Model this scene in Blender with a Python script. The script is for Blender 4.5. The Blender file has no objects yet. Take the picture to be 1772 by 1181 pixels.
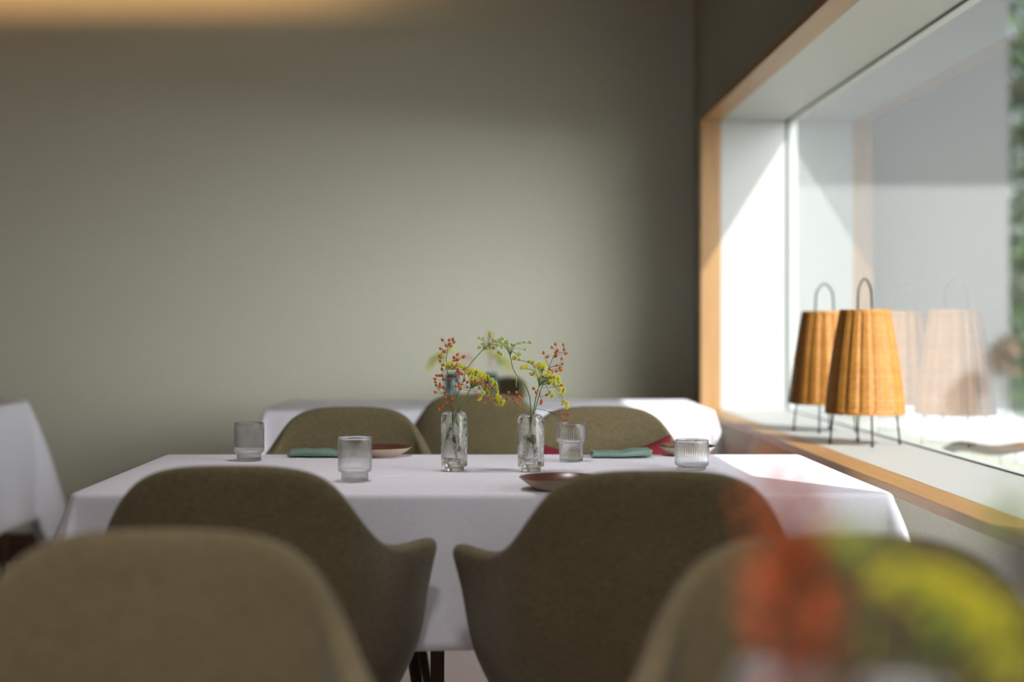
import bpy, bmesh, math, random
from mathutils import Vector, Matrix, Quaternion
random.seed(7)
sc = bpy.context.scene
COL = sc.collection
R = math.radians

# ------------------------------------------------------------------ camera
F = 2461.0                      # focal length in pixels of the 1772 px frame (50 mm on 36 mm)
CAMZ = 1.057
VPX, VPY = 842.0, 561.0
cam_d = bpy.data.cameras.new('camera')
cam = bpy.data.objects.new('camera', cam_d); COL.objects.link(cam)
cam.location = (0, 0, CAMZ); cam.rotation_euler = (R(90), 0, 0)
cam_d.sensor_width = 36; cam_d.lens = 50
cam_d.shift_x = (886 - VPX) / 1772; cam_d.shift_y = -(590.5 - VPY) / 1772
cam_d.clip_start = 0.05; cam_d.clip_end = 200
cam_d.dof.use_dof = True; cam_d.dof.focus_distance = 2.98; cam_d.dof.aperture_fstop = 1.6
sc.camera = cam
# ------------------------------------------------------------------ view, world, lights
sc.view_settings.view_transform = 'Standard'; sc.view_settings.look = 'None'
sc.view_settings.gamma = 1; sc.view_settings.use_curve_mapping = False
sc.view_settings.exposure = 0.0
sc.cycles.max_bounces = 14; sc.cycles.transmission_bounces = 12; sc.cycles.transparent_max_bounces = 16
sc.cycles.diffuse_bounces = 5; sc.cycles.glossy_bounces = 6
sc.cycles.sample_clamp_indirect = 6
SUN_DIR = Vector((-1, 1.4, -1.59)).normalized()
w = bpy.data.worlds.new('world'); sc.world = w; w.use_nodes = True
nt = w.node_tree
sky = nt.nodes.new('ShaderNodeTexSky'); sky.sky_type = 'NISHITA'; sky.sun_disc = False
sky.sun_elevation = R(42.7); sky.sun_rotation = R(145)
hs = nt.nodes.new('ShaderNodeHueSaturation'); hs.inputs['Saturation'].default_value = .45
nt.links.new(sky.outputs[0], hs.inputs['Color']); 
# bright low lobe added to the sky to lift light through the window
tcw = nt.nodes.new('ShaderNodeTexCoord'); dw = nt.nodes.new('ShaderNodeVectorMath'); dw.operation = 'DOT_PRODUCT'
dw.inputs[1].default_value = Vector((.52, -.84, .12)).normalized(); nt.links.new(tcw.outputs['Generated'], dw.inputs[0])
mc = nt.nodes.new('ShaderNodeMath'); mc.operation = 'MAXIMUM'; mc.inputs[1].default_value = 0; nt.links.new(dw.outputs['Value'], mc.inputs[0])
mp_ = nt.nodes.new('ShaderNodeMath'); mp_.operation = 'POWER'; mp_.inputs[1].default_value = 5; nt.links.new(mc.outputs[0], mp_.inputs[0])
ms = nt.nodes.new('ShaderNodeVectorMath'); ms.operation = 'SCALE'; ms.inputs[0].default_value = (78, 79, 79); nt.links.new(mp_.outputs[0], ms.inputs['Scale'])
ma = nt.nodes.new('ShaderNodeVectorMath'); ma.operation = 'ADD'; nt.links.new(hs.outputs[0], ma.inputs[0]); nt.links.new(ms.outputs[0], ma.inputs[1])
nt.links.new(ma.outputs[0], nt.nodes['Background'].inputs[0])
nt.nodes['Background'].inputs[1].default_value = 0.165
def light(name, kind, loc, energy, color, direction=None, **kw):
    d = bpy.data.lights.new(name, kind); o = bpy.data.objects.new(name, d); COL.objects.link(o)
    o.location = loc; d.energy = energy; d.color = color
    if direction is not None: o.rotation_euler = Vector(direction).to_track_quat('-Z', 'Y').to_euler()
    for k, v in kw.items(): setattr(d, k, v)
    return o
light('sun', 'SUN', (6, -6, 9), 9.5, (1, .978, .945), SUN_DIR, angle=R(0.53))
# broad fill added behind the camera; the front wall has no opening
light('rear_fill', 'AREA', (-2.6, -3.2, 1.6), 5, (1, .93, .80), (0.1, 1, 0), shape='RECTANGLE', size=5.0, size_y=2.0)
# cool fill added beside the camera, along a solid stretch of right wall
light('side_fill', 'AREA', (.90, -.75, 1.5), 32, (.93, .98, 1), (-1, .25, 0), shape='RECTANGLE', size=3.6, size_y=1.3)
# fill discs added under the ceiling, without fixtures; only the left one is warm
for (x, y, e) in ((-3.4, 3.6, 6.5), (-.15, 2.95, 5.5), (-.12, .68, 17)):
    light('ceiling_fill', 'AREA', (x, y, 2.50), e, (1, .62, .32) if x < -1 else (1, .95, .93), (0, 0, -1), shape='DISK', size=.25, spread=R(115))

# ------------------------------------------------------------------ materials
def mat(name, color=(.8,.8,.8), rough=.6, spec=.5, metal=0, **kw):
    m = bpy.data.materials.new(name); m.use_nodes = True
    b = m.node_tree.nodes['Principled BSDF']
    b.inputs['Base Color'].default_value = (*color, 1); b.inputs['Roughness'].default_value = rough
    b.inputs['Specular IOR Level'].default_value = spec; b.inputs['Metallic'].default_value = metal
    for k, v in kw.items(): b.inputs[k].default_value = v
    return m
def N(m, t, **kw):
    n = m.node_tree.nodes.new(t)
    for k, v in kw.items():
        if k in n.inputs.keys() if isinstance(k, str) else False: n.inputs[k].default_value = v
        else: setattr(n, k, v)
    return n
def L(m, a, b): m.node_tree.links.new(a, b)
def BS(m): return m.node_tree.nodes['Principled BSDF']
def ramp(m, fac, stops):
    n = m.node_tree.nodes.new('ShaderNodeValToRGB'); e = n.color_ramp.elements
    while len(e) < len(stops): e.new(.5)
    for i, (p, c) in enumerate(stops): e[i].position = p; e[i].color = (*c, 1)
    L(m, fac, n.inputs[0]); return n
def coords(m, scale=(1,1,1), kind='Object'):
    tc = m.node_tree.nodes.new('ShaderNodeTexCoord'); mp = m.node_tree.nodes.new('ShaderNodeMapping')
    mp.inputs['Scale'].default_value = scale; L(m, tc.outputs[kind], mp.inputs[0]); return mp.outputs[0]
def noise(m, vec, scale, detail=4, rough=.5):
    n = m.node_tree.nodes.new('ShaderNodeTexNoise'); n.inputs['Scale'].default_value = scale
    n.inputs['Detail'].default_value = detail; n.inputs['Roughness'].default_value = rough
    L(m, vec, n.inputs['Vector']); return n
def bump(m, h, strength=.3, dist=.001):
    b = m.node_tree.nodes.new('ShaderNodeBump'); b.inputs['Strength'].default_value = strength
    b.inputs['Distance'].default_value = dist; L(m, h, b.inputs['Height']); L(m, b.outputs[0], BS(m).inputs['Normal']); return b
def mixf(m, a, b, f=.5, mode='MIX'):
    n = m.node_tree.nodes.new('ShaderNodeMix'); n.data_type = 'RGBA'; n.blend_type = mode
    n.inputs[0].default_value = f; L(m, a, n.inputs[6]); L(m, b, n.inputs[7]); return n.outputs[2]

def woven(name, c1, c2, s=900, rough=.95, strength=.5, stretch=.12, big=None):
    """a plain-weave fabric: two crossed families of slubby threads"""
    m = mat(name, c1, rough, .15)
    a = noise(m, coords(m, (stretch, stretch, 1)), s, 3); b = noise(m, coords(m, (1, 1, stretch)), s, 3)
    f = mixf(m, a.outputs[0], b.outputs[0], .5)
    r = ramp(m, f, [(.36, c2), (.62, c1)]); out = r.outputs[0]
    if big:
        n = noise(m, coords(m), 5, 3); rr = ramp(m, n.outputs[0], [(.3, (big,)*3), (.7, (1,1,1))])
        out = mixf(m, out, rr.outputs[0], 1, 'MULTIPLY')
    L(m, out, BS(m).inputs['Base Color']); bump(m, f, strength, .0008)
    return m
M = {}
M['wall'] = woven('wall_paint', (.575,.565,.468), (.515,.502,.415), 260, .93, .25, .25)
M['wall_shaded'] = woven('shaded_wall_paint', (.36,.35,.29), (.32,.31,.255), 260, .93, .25, .25)  # wall paint darkened to stand in for shade on the window wall
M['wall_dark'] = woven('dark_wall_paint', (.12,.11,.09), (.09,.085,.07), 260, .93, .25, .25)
M['chair'] = woven('olive_wool', (.182,.144,.079), (.106,.083,.042), 420, .95, .6, .2, .82)
BS(M['chair']).inputs['Sheen Weight'].default_value = .2
BS(M['chair']).inputs['Sheen Roughness'].default_value = .5
M['cloth'] = woven('white_linen', (.77,.75,.82), (.69,.67,.735), 700, .9, .3, .1)
M['napkin'] = woven('green_linen', (.20,.29,.24), (.14,.22,.18), 900, .95, .6, .2)
M['red'] = woven('red_wool', (.20,.022,.034), (.14,.014,.022), 700, .95, .5, .2)
M['white_paint'] = mat('white_paint', (.33,.33,.32), .45)
_n = noise(M['white_paint'], coords(M['white_paint']), 60, 4); bump(M['white_paint'], _n.outputs[0], .08, .001)
M['ceiling'] = mat('ceiling_paint', (.34,.32,.28), .9)
def wood(name, c1, c2, axis='Y', rough=.45, s=1.0):
    m = mat(name, c1, rough, .4)
    st = {'X': (1.2,22,22), 'Y': (22,1.2,22), 'Z': (22,22,1.2)}[axis]
    v = coords(m, st); n = noise(m, v, 2.2*s, 6, .6)
    n2 = noise(m, coords(m, tuple(x*6 for x in st)), 3*s, 4, .6)
    f = mixf(m, n.outputs[0], n2.outputs[0], .35)
    r = ramp(m, f, [(.32, c2), (.66, c1)]); L(m, r.outputs[0], BS(m).inputs['Base Color']); bump(m, f, .12, .001)
    return m
M['oak_y'] = wood('oak_along', (.30,.165,.065), (.21,.108,.038), 'Y')
M['oak_z'] = wood('oak_upright', (.30,.165,.065), (.21,.108,.038), 'Z')
M['dark_wood'] = wood('smoked_oak', (.085,.05,.028), (.05,.028,.015), 'Z', .5)
M['base_wood'] = wood('baseboard_wood', (.11,.05,.03), (.07,.03,.018), 'X', .5)
M['floor'] = wood('pale_floor_boards', (.82,.71,.67), (.74,.63,.59), 'Y', .5, .8)
M['black'] = mat('black_metal', (.018,.026,.024), .4, .5)
M['rubber'] = mat('black_rubber', (.012,.012,.012), .7)
M['gasket'] = mat('dark_gasket', (.03,.04,.045), .5)
M['hip'] = mat('rose_hip_skin', (.50,.052,.008), .28, .5)
_n = noise(M['hip'], coords(M['hip']), 260, 2); _r = ramp(M['hip'], _n.outputs[0], [(.35,(.74,.16,.012)),(.65,(.50,.072,.006))]); L(M['hip'], _r.outputs[0], BS(M['hip']).inputs['Base Color'])
M['calyx'] = mat('dry_calyx', (.02,.012,.01), .8)
M['twig'] = mat('brown_twig', (.085,.075,.03), .7)
M['stem'] = mat('green_stem', (.10,.19,.035), .5, Subsurface_Weight=0) if False else mat('green_stem', (.13,.24,.05), .5)
M['floret'] = mat('yellow_floret', (.82,.74,.03), .6)
M['floret_green'] = mat('greenish_floret', (.52,.60,.08), .6)
M['glaze'] = mat('oxblood_glaze', (.095,.028,.016), .3, .6)
M['glaze_teal'] = mat('ink_glaze', (.02,.05,.06), .12, .6)
M['stoneware'] = mat('raw_stoneware', (.50,.385,.28), .7)
_n = noise(M['stoneware'], coords(M['stoneware']), 500, 4); _r = ramp(M['stoneware'], _n.outputs[0], [(.35,(.54,.42,.31)),(.65,(.64,.51,.38))]); L(M['stoneware'], _r.outputs[0], BS(M['stoneware']).inputs['Base Color'])
M['bark'] = mat('brown_crust', (.20,.10,.055), .8)
M['render'] = mat('grey_render', (.19,.192,.197), .9)
_n = noise(M['render'], coords(M['render']), 40, 6); bump(M['render'], _n.outputs[0], .3, .004)
M['paving'] = mat('pale_paving', (.62,.63,.61), .85)
M['gravel'] = mat('pale_gravel', (.37,.38,.31), .9)
M['lawn'] = mat('lawn', (.05,.09,.03), .95)
M['leaf'] = mat('leaf', (.06,.13,.03), .5)
M['leaf2'] = mat('leaf_dark', (.025,.055,.02), .5)
M['leaf3'] = mat('leaf_rust', (.26,.14,.08), .6)
M['dryleaf'] = mat('leaf_brown', (.05,.035,.025), .6)
M['led'] = mat('warm_light_strip', (1,.6,.3), .5)
BS(M['led']).inputs['Emission Color'].default_value = (1,.56,.22,1); BS(M['led']).inputs['Emission Strength'].default_value = 15

def glassmat(name, color=(1,1,1), ior=1.5, rough=0.0, thin=.4):
    """clear glass; a share of straight-through transmission keeps its shadow as light as real glass's"""
    m = bpy.data.materials.new(name); m.use_nodes = True; t = m.node_tree; t.nodes.clear()
    out = t.nodes.new('ShaderNodeOutputMaterial'); g = t.nodes.new('ShaderNodeBsdfGlass')
    g.inputs['Color'].default_value = (*color, 1); g.inputs['IOR'].default_value = ior; g.inputs['Roughness'].default_value = rough
    tr = t.nodes.new('ShaderNodeBsdfTransparent'); mx = t.nodes.new('ShaderNodeMixShader'); mx.inputs[0].default_value = thin
    t.links.new(g.outputs[0], mx.inputs[1]); t.links.new(tr.outputs[0], mx.inputs[2]); t.links.new(mx.outputs[0], out.inputs[0])
    return m, g, mx, out
M['tumbler'], *_ = glassmat('ribbed_glass', (.985,.99,.99), 1.45, 0, .12)
M['water'], *_ = glassmat('water', (.99,1,.99), 1.33, 0, .05)
def bubbled(name, color):
    m, g, mx, out = glassmat(name, color, 1.48, 0, .10)
    t = m.node_tree
    tc = t.nodes.new('ShaderNodeTexCoord')
    def mth(op, x, y=None):
        n_ = t.nodes.new('ShaderNodeMath'); n_.operation = op
        for i_, q in enumerate((x, y)):
            if q is None: continue
            if isinstance(q, (int, float)): n_.inputs[i_].default_value = q
            else: t.links.new(q, n_.inputs[i_])
        return n_.outputs[0]
    v = t.nodes.new('ShaderNodeTexNoise'); v.inputs['Scale'].default_value = 620; v.inputs['Detail'].default_value = 2; t.links.new(tc.outputs['Object'], v.inputs['Vector'])
    n = t.nodes.new('ShaderNodeTexNoise'); n.inputs['Scale'].default_value = 38; t.links.new(tc.outputs['Object'], n.inputs['Vector'])
    sz = t.nodes.new('ShaderNodeSeparateXYZ'); t.links.new(tc.outputs['Object'], sz.inputs[0])
    band = mth('MULTIPLY', mth('GREATER_THAN', sz.outputs[2], .023), mth('LESS_THAN', sz.outputs[2], .110))     # bubbles only in the wall, clear foot and lip
    dens = mth('MULTIPLY', mth('GREATER_THAN', mth('ADD', n.outputs[0], mth('MULTIPLY', mth('SUBTRACT', .06, sz.outputs[2]), 1.6)), .47), band)
    worm = mth('MULTIPLY', mth('GREATER_THAN', v.outputs[0], .54), dens)
    b = t.nodes.new('ShaderNodeBump'); b.inputs['Strength'].default_value = .30; b.inputs['Distance'].default_value = .0006
    t.links.new(mth('MULTIPLY', v.outputs[0], dens), b.inputs['Height']); t.links.new(b.outputs[0], g.inputs['Normal'])
    d = t.nodes.new('ShaderNodeBsdfDiffuse'); d.inputs[0].default_value = (.85,.83,.81,1)
    mx2 = t.nodes.new('ShaderNodeMixShader'); t.links.new(mth('MULTIPLY', worm, .58), mx2.inputs[0]); t.links.new(mx.outputs[0], mx2.inputs[1]); t.links.new(d.outputs[0], mx2.inputs[2])
    t.links.new(mx2.outputs[0], out.inputs[0]); return m
M['vase'] = bubbled('bubbled_glass', (.985,.98,.975))
M['vase_teal'] = bubbled('teal_bubbled_glass', (.30,.52,.55))
# window pane: two-surface Fresnel reflection over straight transmission
m = bpy.data.materials.new('window_glass'); m.use_nodes = True; t = m.node_tree; t.nodes.clear()
out = t.nodes.new('ShaderNodeOutputMaterial'); geo = t.nodes.new('ShaderNodeNewGeometry')
dt = t.nodes.new('ShaderNodeVectorMath'); dt.operation = 'DOT_PRODUCT'; t.links.new(geo.outputs['Normal'], dt.inputs[0]); t.links.new(geo.outputs['Incoming'], dt.inputs[1])
def mth(op, x, y=None):
    n_ = t.nodes.new('ShaderNodeMath'); n_.operation = op
    for i_, q in enumerate((x, y)):
        if q is None: continue
        if isinstance(q, (int, float)): n_.inputs[i_].default_value = q
        else: t.links.new(q, n_.inputs[i_])
    return n_.outputs[0]
f0 = mth('ADD', mth('MULTIPLY', mth('POWER', mth('SUBTRACT', 1.0, mth('ABSOLUTE', dt.outputs['Value'])), 5.0), .96), .04)
f1 = mth('DIVIDE', mth('MULTIPLY', f0, 2.0), mth('ADD', f0, 1.0))
gl = t.nodes.new('ShaderNodeBsdfGlossy'); gl.inputs['Roughness'].default_value = 0; gl.inputs[0].default_value = (.93,.97,.96,1)
tr = t.nodes.new('ShaderNodeBsdfTransparent'); tr.inputs[0].default_value = (.93,.965,.95,1)
mx = t.nodes.new('ShaderNodeMixShader')
t.links.new(f1, mx.inputs[0]); t.links.new(tr.outputs[0], mx.inputs[1]); t.links.new(gl.outputs[0], mx.inputs[2]); t.links.new(mx.outputs[0], out.inputs[0])
M['pane'] = m
# wicker: honey cane, each weft its own tone
m = mat('honey_wicker', (.55,.27,.07), .5, .4)
tc = N(m, 'ShaderNodeTexCoord'); sx = N(m, 'ShaderNodeSeparateXYZ'); L(m, tc.outputs['Object'], sx.inputs[0])
mt = N(m, 'ShaderNodeMath', operation='MULTIPLY'); mt.inputs[1].default_value = 62/.285; L(m, sx.outputs[2], mt.inputs[0])
fl = N(m, 'ShaderNodeMath', operation='FLOOR'); L(m, mt.outputs[0], fl.inputs[0])
wn = N(m, 'ShaderNodeTexWhiteNoise', noise_dimensions='1D'); L(m, fl.outputs[0], wn.inputs['W'])
n1 = noise(m, coords(m), 45, 4); f = mixf(m, wn.outputs['Color'], n1.outputs[0], .6)
r = ramp(m, f, [(.15,(.235,.088,.013)), (.5,(.315,.132,.021)), (.85,(.41,.19,.04))]); L(m, r.outputs[0], BS(m).inputs['Base Color'])
M['wicker'] = m

# ------------------------------------------------------------------ mesh helpers
def finish(name, bm, material, parent=None, smooth=True, loc=None, normals=True):
    if normals: bmesh.ops.recalc_face_normals(bm, faces=bm.faces[:])
    me = bpy.data.meshes.new(name); bm.to_mesh(me); bm.free()
    for mm in (material if isinstance(material, (list, tuple)) else [material]): me.materials.append(mm)
    if smooth: me.polygons.foreach_set('use_smooth', [True]*len(me.polygons))
    o = bpy.data.objects.new(name, me); COL.objects.link(o)
    if parent: o.parent = parent
    if loc is not None: o.location = loc
    return o
def tag(o, label=None, cat=None, group=None, kind=None):
    if label: o['label'] = label
    if cat: o['category'] = cat
    if group: o['group'] = group
    if kind: o['kind'] = kind
    return o
def empty(name, loc, rz=0, **kw):
    o = bpy.data.objects.new(name, None); COL.objects.link(o); o.location = loc; o.rotation_euler = (0,0,rz); o.empty_display_size = .1
    return tag(o, **kw)
def copy_tree(o, parent=None):
    c = o.copy(); COL.objects.link(c); c.parent = parent
    for ch in list(o.children): copy_tree(ch, c)
    return c
def box(bm, lo, hi, mi=0, bev=0):
    vs = [bm.verts.new((x, y, z)) for x in (lo[0], hi[0]) for y in (lo[1], hi[1]) for z in (lo[2], hi[2])]
    fs = [bm.faces.new([vs[i] for i in q]) for q in ((0,1,3,2),(4,6,7,5),(0,4,5,1),(2,3,7,6),(0,2,6,4),(1,5,7,3))]
    for f in fs: f.material_index = mi
    if bev:
        es = list({e for f in fs for e in f.edges}); bmesh.ops.bevel(bm, geom=es, offset=bev, segments=3, profile=.5, affect='EDGES')
def tube(bm, pts, radii, seg=8, mi=0, caps=True):
    pts = [Vector(p) for p in pts]
    if not isinstance(radii, (list, tuple)): radii = [radii]*len(pts)
    rings = []; up = None
    for i, p in enumerate(pts):
        d = (pts[min(i+1, len(pts)-1)] - pts[max(i-1, 0)]).normalized()
        if up is None: up = d.orthogonal().normalized()
        up = (up - d*up.dot(d)); up = up.normalized() if up.length > 1e-6 else d.orthogonal().normalized()
        s = d.cross(up)
        rings.append([bm.verts.new(p + (up*math.cos(2*math.pi*k/seg) + s*math.sin(2*math.pi*k/seg))*radii[i]) for k in range(seg)])
    for a, b in zip(rings, rings[1:]):
        for k in range(seg):
            f = bm.faces.new((a[k], a[(k+1)%seg], b[(k+1)%seg], b[k])); f.material_index = mi
    if caps:
        for rg in (rings[0], rings[-1]):
            try: bm.faces.new(rg).material_index = mi
            except ValueError: pass
def spline(pts, n=6):
    pts = [Vector(p) for p in pts]; out = []
    P = [pts[0]*2 - pts[1]] + pts + [pts[-1]*2 - pts[-2]]
    for i in range(1, len(P)-2):
        p0, p1, p2, p3 = P[i-1:i+3]
        for k in range(n):
            t = k/n; out.append(.5*((2*p1) + (p2-p0)*t + (2*p0-5*p1+4*p2-p3)*t*t + (3*p1-p0-3*p2+p3)*t**3))
    out.append(pts[-1]); return out
def lathe(bm, prof, seg=64, rf=None, mi=0, closed=False):
    """prof: (r, z) list; rf(i, r, z, theta) may vary the radius"""
    rings = []
    for i, (r, z) in enumerate(prof):
        if r < 1e-6: rings.append([bm.verts.new((0, 0, z))]); continue
        rings.append([bm.verts.new(((rf(i, r, z, 2*math.pi*k/seg) if rf else r)*math.cos(2*math.pi*k/seg), (rf(i, r, z, 2*math.pi*k/seg) if rf else r)*math.sin(2*math.pi*k/seg), z)) for k in range(seg)])
    prs = list(zip(rings, rings[1:]))
    if closed: prs.append((rings[-1], rings[0]))
    for a, b in prs:
        for k in range(seg):
            k2 = (k+1) % seg
            if len(a) == 1 and len(b) == 1: continue
            if len(a) == 1: f = bm.faces.new((a[0], b[k], b[k2]))
            elif len(b) == 1: f = bm.faces.new((a[k], a[k2], b[0]))
            else: f = bm.faces.new((a[k], a[k2], b[k2], b[k]))
            f.material_index = mi

# ------------------------------------------------------------------ the room
XW, YB, XL, YN, ZC = .920, 6.30, -6.2, -3.6, 2.75     # right wall face, back wall, left wall, near wall, ceiling
XO = 1.24                                             # outer face of the window wall
XG, XWI, XWO = 1.200, .936, .857                      # glass, inner edge of oak, room edge of oak
ZS, ZH = CAMZ - .341, CAMZ + .812                     # sill, head
YJ, YJN = 5.68, 1.88                                  # far and near jamb
def struct(name, boxes, material, parent=None, bev=0):
    bm = bmesh.new()
    for lo, hi in boxes: box(bm, lo, hi, bev=bev)
    o = finish(name, bm, material, parent, smooth=False)
    if not parent: o['kind'] = 'structure'
    return o
struct('floor', [((XL-.2, YN-.2, -.1), (XO, YB+.2, 0))], M['floor'])
struct('wall_back', [((XL-.2, YB, 0), (XO, YB+.2, 3.1))], M['wall'])
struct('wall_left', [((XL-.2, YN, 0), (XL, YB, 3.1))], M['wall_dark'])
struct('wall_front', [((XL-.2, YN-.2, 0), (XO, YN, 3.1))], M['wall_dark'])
T = .03
wr = struct('wall_right', [((XW, YN, 0), (XO, YB, ZS-T)), ((XW, YN, ZH+T), (XO, YB, 3.1)), ((XW, YJ+T, ZS-T), (XO, YB, ZH+T)), ((XW, YN, ZS-T), (XO, YJN-T, ZH+T))], [M['wall'], M['wall_shaded']])
for k_, p_ in enumerate(wr.data.polygons): p_.material_index = 0 if k_ < 6 else 1  # bounce-lit tone below the sill, painted-in shade on the rest
struct('ceiling', [((XL-.2, YN-.2, 3.0), (XO, YB+.2, 3.1)), ((XL, YN, 2.52), (XW, YB-.30, 2.55))], M['ceiling'])
struct('baseboard_back', [((XL, YB-.018, 0), (XW, YB, .13))], M['base_wood'])
struct('baseboard_right', [((XW-.018, YN, 0), (XW, YB-.018, .13))], M['base_wood'])
struct('trim_1', [((-5.2, YB-.41, 2.56), (-.60, YB-.39, 2.61))], M['led'])
# window_1: lining, oak edging, pane, gasket
win = empty('window_1', (XG, (YJ+YJN)/2, ZS)); win['kind'] = 'structure'
def wpart(name, boxes, material, bev=0):
    bm = bmesh.new()
    for lo, hi in boxes: box(bm, lo, hi, bev=bev)
    o = finish(name, bm, material, None, smooth=False)
    o.data.transform(Matrix.Translation(-Vector(win.location))); o.parent = win; return o
wpart('painted_lining', [((XWI, YJN, ZS-.022), (XO, YJ, ZS)), ((XWI, YJN, ZH), (XO, YJ, ZH+.022)), ((XWI, YJ, ZS-.022), (XO, YJ+.022, ZH+.022)), ((XWI, YJN-.022, ZS-.022), (XO, YJN, ZH+.022))], M['white_paint'])
wpart('oak_sill_edge', [((XWO, YJN-.022, ZS-.022), (XWI, YJ, ZS))], M['oak_y'], .0015)
wpart('oak_head_edge', [((XWO, YJN-.022, ZH), (XWI, YJ, ZH+.022))], M['oak_y'])
wpart('oak_jamb_edge', [((XWO, YJ, ZS-.022), (XWI, YJ+.022, ZH+.022))], M['oak_z'])
wpart('oak_jamb_edge', [((XWO, YJN-.022, ZS), (XWI, YJN, ZH))], M['oak_z'])
g = .003
wpart('gasket', [((XG-.003, YJN, ZS), (XG+.004, YJ, ZS+g)), ((XG-.003, YJN, ZH-g*1.6), (XG+.004, YJ, ZH)), ((XG-.004, YJ-g, ZS+g), (XG+.009, YJ, ZH-g*1.6)), ((XG-.003, YJN, ZS+g), (XG+.004, YJN+g, ZH-g*1.6))], M['gasket'])
bm = bmesh.new(); bm.faces.new([bm.verts.new((XG, y, z)) for y, z in ((YJN, ZS), (YJ, ZS), (YJ, ZH), (YJN, ZH))])
p = finish('glass_pane', bm, M['pane'], None, False); p.data.transform(Matrix.Translation(-Vector(win.location))); p.parent = win

# ------------------------------------------------------------------ chairs
ST = [  # half of the shell, station by station: rim, upper, lower, foot  (x, y forward, z)
 ((0,0,.838),(0,.035,.70),(0,.075,.50),(0,.115,.40)),
 ((.075,.002,.8375),(.085,.038,.70),(.08,.080,.50),(.07,.12,.40)),
 ((.132,.010,.826),(.15,.050,.69),(.145,.092,.50),(.12,.135,.40)),
 ((.170,.026,.796),(.187,.067,.675),(.183,.115,.50),(.155,.16,.40)),
 ((.190,.050,.755),(.205,.092,.655),(.205,.145,.50),(.18,.20,.40)),
 ((.208,.088,.715),(.222,.130,.635),(.222,.180,.50),(.2,.24,.40)),
 ((.234,.138,.690),(.244,.180,.615),(.243,.230,.50),(.212,.30,.40)),
 ((.272,.195,.684),(.270,.240,.605),(.260,.290,.50),(.22,.36,.40)),
 ((.316,.240,.696),(.290,.298,.600),(.268,.335,.50),(.222,.42,.40))]
def make_chair(loc, rz, label):
    root = empty('dining_chair', loc, rz, label=label, cat='chair', group='olive upholstered dining chairs')
    full = [[(-x, y, z) for x, y, z in s] for s in ST[:0:-1]] + [list(s) for s in ST]
    bm = bmesh.new(); grid = []
    for s in full:
        pts = spline([s[3], s[2], s[1], s[0]], 3); grid.append([bm.verts.new(p) for p in pts])
    for a, b in zip(grid, grid[1:]):
        for k in range(len(a)-1): bm.faces.new((a[k], b[k], b[k+1], a[k+1]))
    o = finish('backrest', bm, M['chair'], root)
    md = o.modifiers.new('s', 'SOLIDIFY'); md.thickness = .034; md.offset = 0
    md = o.modifiers.new('v', 'SUBSURF'); md.levels = 1; md.render_levels = 2
    # seat: rounded pad closing the shell
    bm = bmesh.new(); rings = []
    for (sc_, z) in ((.0,.385),(.80,.385),(.95,.39),(1.0,.41),(1.0,.44),(.96,.462),(.80,.472),(0,.476)):
        ring = []
        for k in range(40):
            a = 2*math.pi*k/40; c, s = math.cos(a), math.sin(a); e = .62
            x = .212*sc_*math.copysign(abs(c)**e, c); y = .325 + .215*sc_*math.copysign(abs(s)**e, s)
            if s < 0: x *= 1 - .22*abs(s)
            ring.append((x, y, z))
        rings.append([bm.verts.new(v) for v in ring] if sc_ else [bm.verts.new((0,.325,z))])
    for a, b in zip(rings, rings[1:]):
        for k in range(40):
            if len(a) == 1: bm.faces.new((a[0], b[k], b[(k+1)%40]))
            elif len(b) == 1: bm.faces.new((a[k], a[(k+1)%40], b[0]))
            else: bm.faces.new((a[k], a[(k+1)%40], b[(k+1)%40], b[k]))
    finish('seat', bm, M['chair'], root)
    for sx in (-1, 1):
        for (yt, yb) in ((.20, .14), (.44, .50)):
            bm = bmesh.new(); tube(bm, [(sx*.170, yt, .395), (sx*.20, (yt+yb)/2, .2), (sx*.235, yb, 0)], [.015, .0135, .0095], 14)
            finish('leg', bm, M['dark_wood'], root)
    return root
chair_src = None
def chair(px, D, rz, label, top=None):
    """px: where the backrest's middle stands across the frame at depth D"""
    global chair_src
    x = (px - VPX)*D/F; loc = (x, D, 0)
    if chair_src is None: chair_src = make_chair(loc, rz, label); return chair_src
    c = copy_tree(chair_src); c.location = loc; c.rotation_euler = (0,0,rz); c['label'] = label; return c
PI = math.pi
chair(399, 2.212, 0, 'olive-brown armchair seen from behind, left one at the near side of the laid table')
chair(1136, 2.142, 0, 'olive-brown armchair seen from behind, right one at the near side of the laid table')
chair(286, 1.535, PI, 'large blurred olive armchair in the foreground at the left edge of the frame')
chair(1450, 1.50, PI, 'blurred olive armchair in the right foreground, behind the out-of-focus flowers')
chair(608, 3.81, PI, 'olive armchair on the far side of the laid table, behind the left plate')
c_red = chair(1037, 3.83, PI, 'olive armchair on the far side of the laid table, holding the red cushion')
chair(828, 4.52, 0, 'dark olive armchair between the two vases, back to us at the rear table')
chair(888, 5.98, R(113), 'dark olive armchair standing between the rear table and the back wall')

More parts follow.
